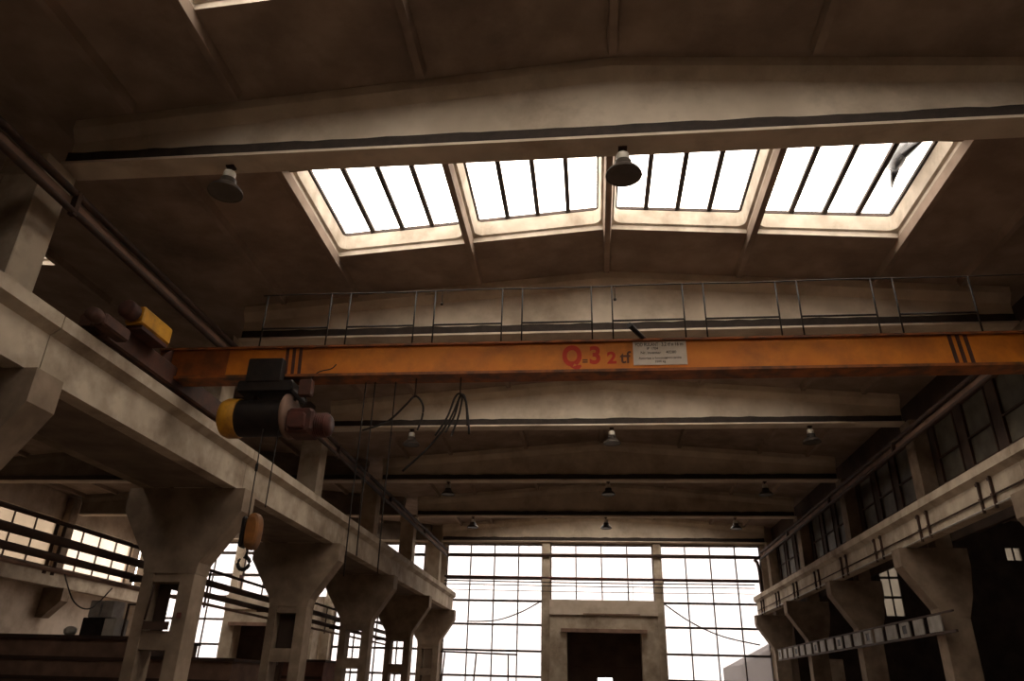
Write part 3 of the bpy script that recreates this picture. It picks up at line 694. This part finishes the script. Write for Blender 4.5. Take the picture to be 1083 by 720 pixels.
# ------------------------------------------------------------------ left nave: pipes between the piers
lp = thing('pipe_rack', (-9.5, 4, 3.2), 'rack of four dark pipes running behind the left piers', 'pipe rack')
for z, r, m_ in ((3.98, .035, 'steel'), (3.69, .075, 'steel'), (3.42, .065, 'steel'), (3.22, .035, 'wood')):
    MB().tube([(-9.5, 5.0 + 3*i, z) for i in range(11)], r, 10).build('pipe', m_, lp)
for y in (11.9, 12.1, 17.5, 26.1, 32.1):
    b_ = MB(); b_.box(-9.585, -9.57, y-.04, y+.04, 3.15, 4.02)
    b_.build('pipe_bracket', 'steel', lp)
for k in range(0, 5):
    MB().box(-9.42, -8.93, yk(k)+.16, yk(k)+.24, 3.3, 3.4).build('bracket_arm', 'steel', lp)
single(MB().tube(arcpts([(-9.42, 12.2, 3.18), (-9.4, 12.6, 2.78), (-9.4, 13.1, 2.72), (-9.42, 13.6, 3.12)]), .012, 6), 'hanging_cable', 'cable', 'thin cable loop sagging below the pipe rack beside the hook side pier', 'cable')
single(MB().tube([(-9.75, 23.6, 5.0), (-9.95, 23.4, 0.0)], .05, 8), 'leaning_pole', 'steel', 'dark pole leaning between the second and third left piers', 'pole')
# low boarded buildings in the left nave
def cabin(x0, x1, y0, y1, h, m_, label, name='boarded_cabin'):
    t = thing(name, ((x0+x1)/2, y0, 0), label, 'cabin')
    MB().box(x0, x1, y0, y1, 0, h-.08).build('wall_boards', m_, t)
    MB().box(x0-.08, x1+.08, y0-.1, y1+.05, h-.08, h).build('roof_edge', 'steel', t)
    b_ = MB()
    for z in (h-.62, h-1.1, h-1.75): b_.box(x0, x1, y0-.04, y0-.001, z, z+.09)
    b_.build('batten', 'steel', t)
cabin(-22.5, -12.4, 20.0, 23.0, 2.62, 'wood', 'long low brown boarded cabin in the left nave behind the nearest piers')
cabin(-12.2, -9.9, 20.2, 23.0, 2.15, 'wood', 'lower brown boarded cabin between the hook pier and the next pier')
cabin(-11.2, -9.7, 26.8, 29.0, 2.35, 'brick', 'red brown boarded cabin between the third and fourth left piers')
t = thing('ventilation_cabinet', (-14.2, 20.6, 2.62), 'grey twin panel ventilation cabinet on the cabin roof', 'cabinet')
MB().bbox(-14.55, -13.95, 20.4, 21.0, 2.62, 3.1, .02).build('body', 'black', t)
MB().bbox(-14.40, -14.08, 20.35, 20.9, 3.1, 3.55, .02).build('panel', 'grey', t); MB().bbox(-14.02, -13.7, 20.35, 20.9, 3.1, 3.55, .02).build('panel', 'grey', t)
MB().bbox(-13.9, -13.55, 20.4, 21.0, 2.62, 3.1, .02).build('side_box', 'pale', t)
mb = MB(); lump(mb, (-14.9, 20.5, 2.75), (.18, .15, .13), amp=.12); single(mb, 'bag', 'pale', 'pale crumpled bag on the cabin roof left of the ventilation cabinet', 'bag')
t = thing('steel_frame', (-13.1, 20.6, 2.62), 'thin black rectangular frame standing on the cabin roof', 'frame')
for x in (-13.4, -12.95): MB().box(x-.02, x+.02, 20.55, 20.6, 2.62, 3.45).build('upright', 'steel', t)
MB().box(-13.42, -12.6, 20.55, 20.6, 3.45, 3.5).build('top_bar', 'steel', t)
t = thing('switch_box', (-8.16, 7.92+6-.3, 2.6), 'dark electrical box frame in the opening of the hook side pier', 'electrical box')
MB().box(-8.66, -8.18, 13.62, 13.66, 2.42, 2.56).build('box', 'steel', t); MB().tube([(-8.66, 13.64, 2.58), (-8.62, 13.64, 3.2)], .02, 6).build('conduit', 'steel', t)
single(MB().bbox(-8.06, -7.98, 13.63, 13.668, 2.62, 2.72, .008), 'socket', 'redbrown', 'small red box fixed on the leg of the hook side pier', 'box')

bd = MB(); bd.box(-8.69, -8.46, 13.95, 13.99, 2.41, 3.25); bd.box(-8.24, -8.16, 13.95, 13.99, 2.41, 3.25)
single(bd.box(-8.46, -8.24, 13.95, 13.99, 3.16, 3.25), 'service_board', 'darkwall', 'dark board with a bright slot in the opening of the hook side pier', 'board')
single(MB().bbox(-8.69, -8.16, 19.95, 19.99, 2.41, 3.25, .01), 'service_board', 'darkwall', 'dark board closing the opening of the pier after the hook side pier', 'board')
# ------------------------------------------------------------------ outside
structure(MB().box(-80, 80, YEND+.3, 120, -0.6, -0.3).build('ground_outside', 'yard'), 'yard outside the end windows', 'ground')
ob = thing('outside_shed', (13.0, 60, -.3), 'grey shed outside, seen low through the end window', 'building')
MB().prism([(10.2, -.3), (17.5, -.3), (17.5, 5.6), (14.2, 5.6), (10.2, 3.6)], 'y', 60, 68).build('wall', 'outgrey', ob)
MB().box(14.4, 17.6, 59.9, 68, 5.601, 6.3).build('parapet', 'outgrey', ob)

# ------------------------------------------------------------------ light
S = 8.0
wd = bpy.data.worlds.new('overcast'); sc.world = wd; wd.use_nodes = True
bgn = wd.node_tree.nodes['Background']; bgn.inputs['Color'].default_value = (1.0, 0.935, 0.875, 1); bgn.inputs['Strength'].default_value = S
def portal_light(loc, rot, sx, sy):
    l = bpy.data.lights.new('daylight_portal', 'AREA'); l.shape = 'RECTANGLE'; l.size = sx; l.size_y = sy; l.cycles.is_portal = True
    o = bpy.data.objects.new('daylight_portal', l); COL.objects.link(o); o.location = loc; o.rotation_euler = rot
for k in MAIN_SKY: portal_light((0, yk(k)+3, 10.5), (0, 0, 0), 11.2, 2.9)
for k in RIGHT_SKY: portal_light((NR, yk(k)+3, 10.5), (0, 0, 0), 11.2, 2.9)
portal_light((NL, yk(4)+3, 10.5), (0, 0, 0), 11.2, 2.9)
for k in [0]: portal_light((NL+4.1, yk(k)+3, 10.5), (0, 0, 0), 2.9, 2.9)
portal_light((0, YEND+.3, 4.6), (-PI/2, 0, 0), 15.9, 7.6)
portal_light((-16.5, YEND+.3, 4.6), (-PI/2, 0, 0), 15.2, 7.6)
portal_light((XR+.4, 20, 6.55), (0, PI/2, 0), 2.2, 19.0)
portal_light((XL-.4, 26, 7.3), (0, -PI/2, 0), 3.0, 24.0)

# ------------------------------------------------------------------ camera (photograph is 1083 x 720)
F, YAW, PITCH, ROLL = 774.97, -0.1132, 0.4438, 0.0279
fw = Vector((math.sin(YAW)*math.cos(PITCH), math.cos(YAW)*math.cos(PITCH), math.sin(PITCH)))
r0 = Vector((math.cos(YAW), -math.sin(YAW), 0)); u0 = r0.cross(fw)
c_, s_ = math.cos(ROLL), math.sin(ROLL)
rt = c_*r0 + s_*u0; up = -s_*r0 + c_*u0
cam = bpy.data.cameras.new('camera'); co = bpy.data.objects.new('camera', cam); COL.objects.link(co)
cam.sensor_width = 36; cam.sensor_fit = 'HORIZONTAL'; cam.lens = F/1083*36; cam.clip_end = 500; cam.clip_start = 0.05
mw = Matrix((rt, up, -fw)).transposed().to_4x4(); mw.translation = (-0.442, 0, 1.6); co.matrix_world = mw
sc.camera = co
sc.view_settings.view_transform = 'Standard'; sc.view_settings.look = 'None'; sc.view_settings.gamma = 1; sc.view_settings.use_curve_mapping = False
sc.view_settings.exposure = 0.0
sc.cycles.max_bounces = 8; sc.cycles.diffuse_bounces = 5; sc.cycles.transparent_max_bounces = 12
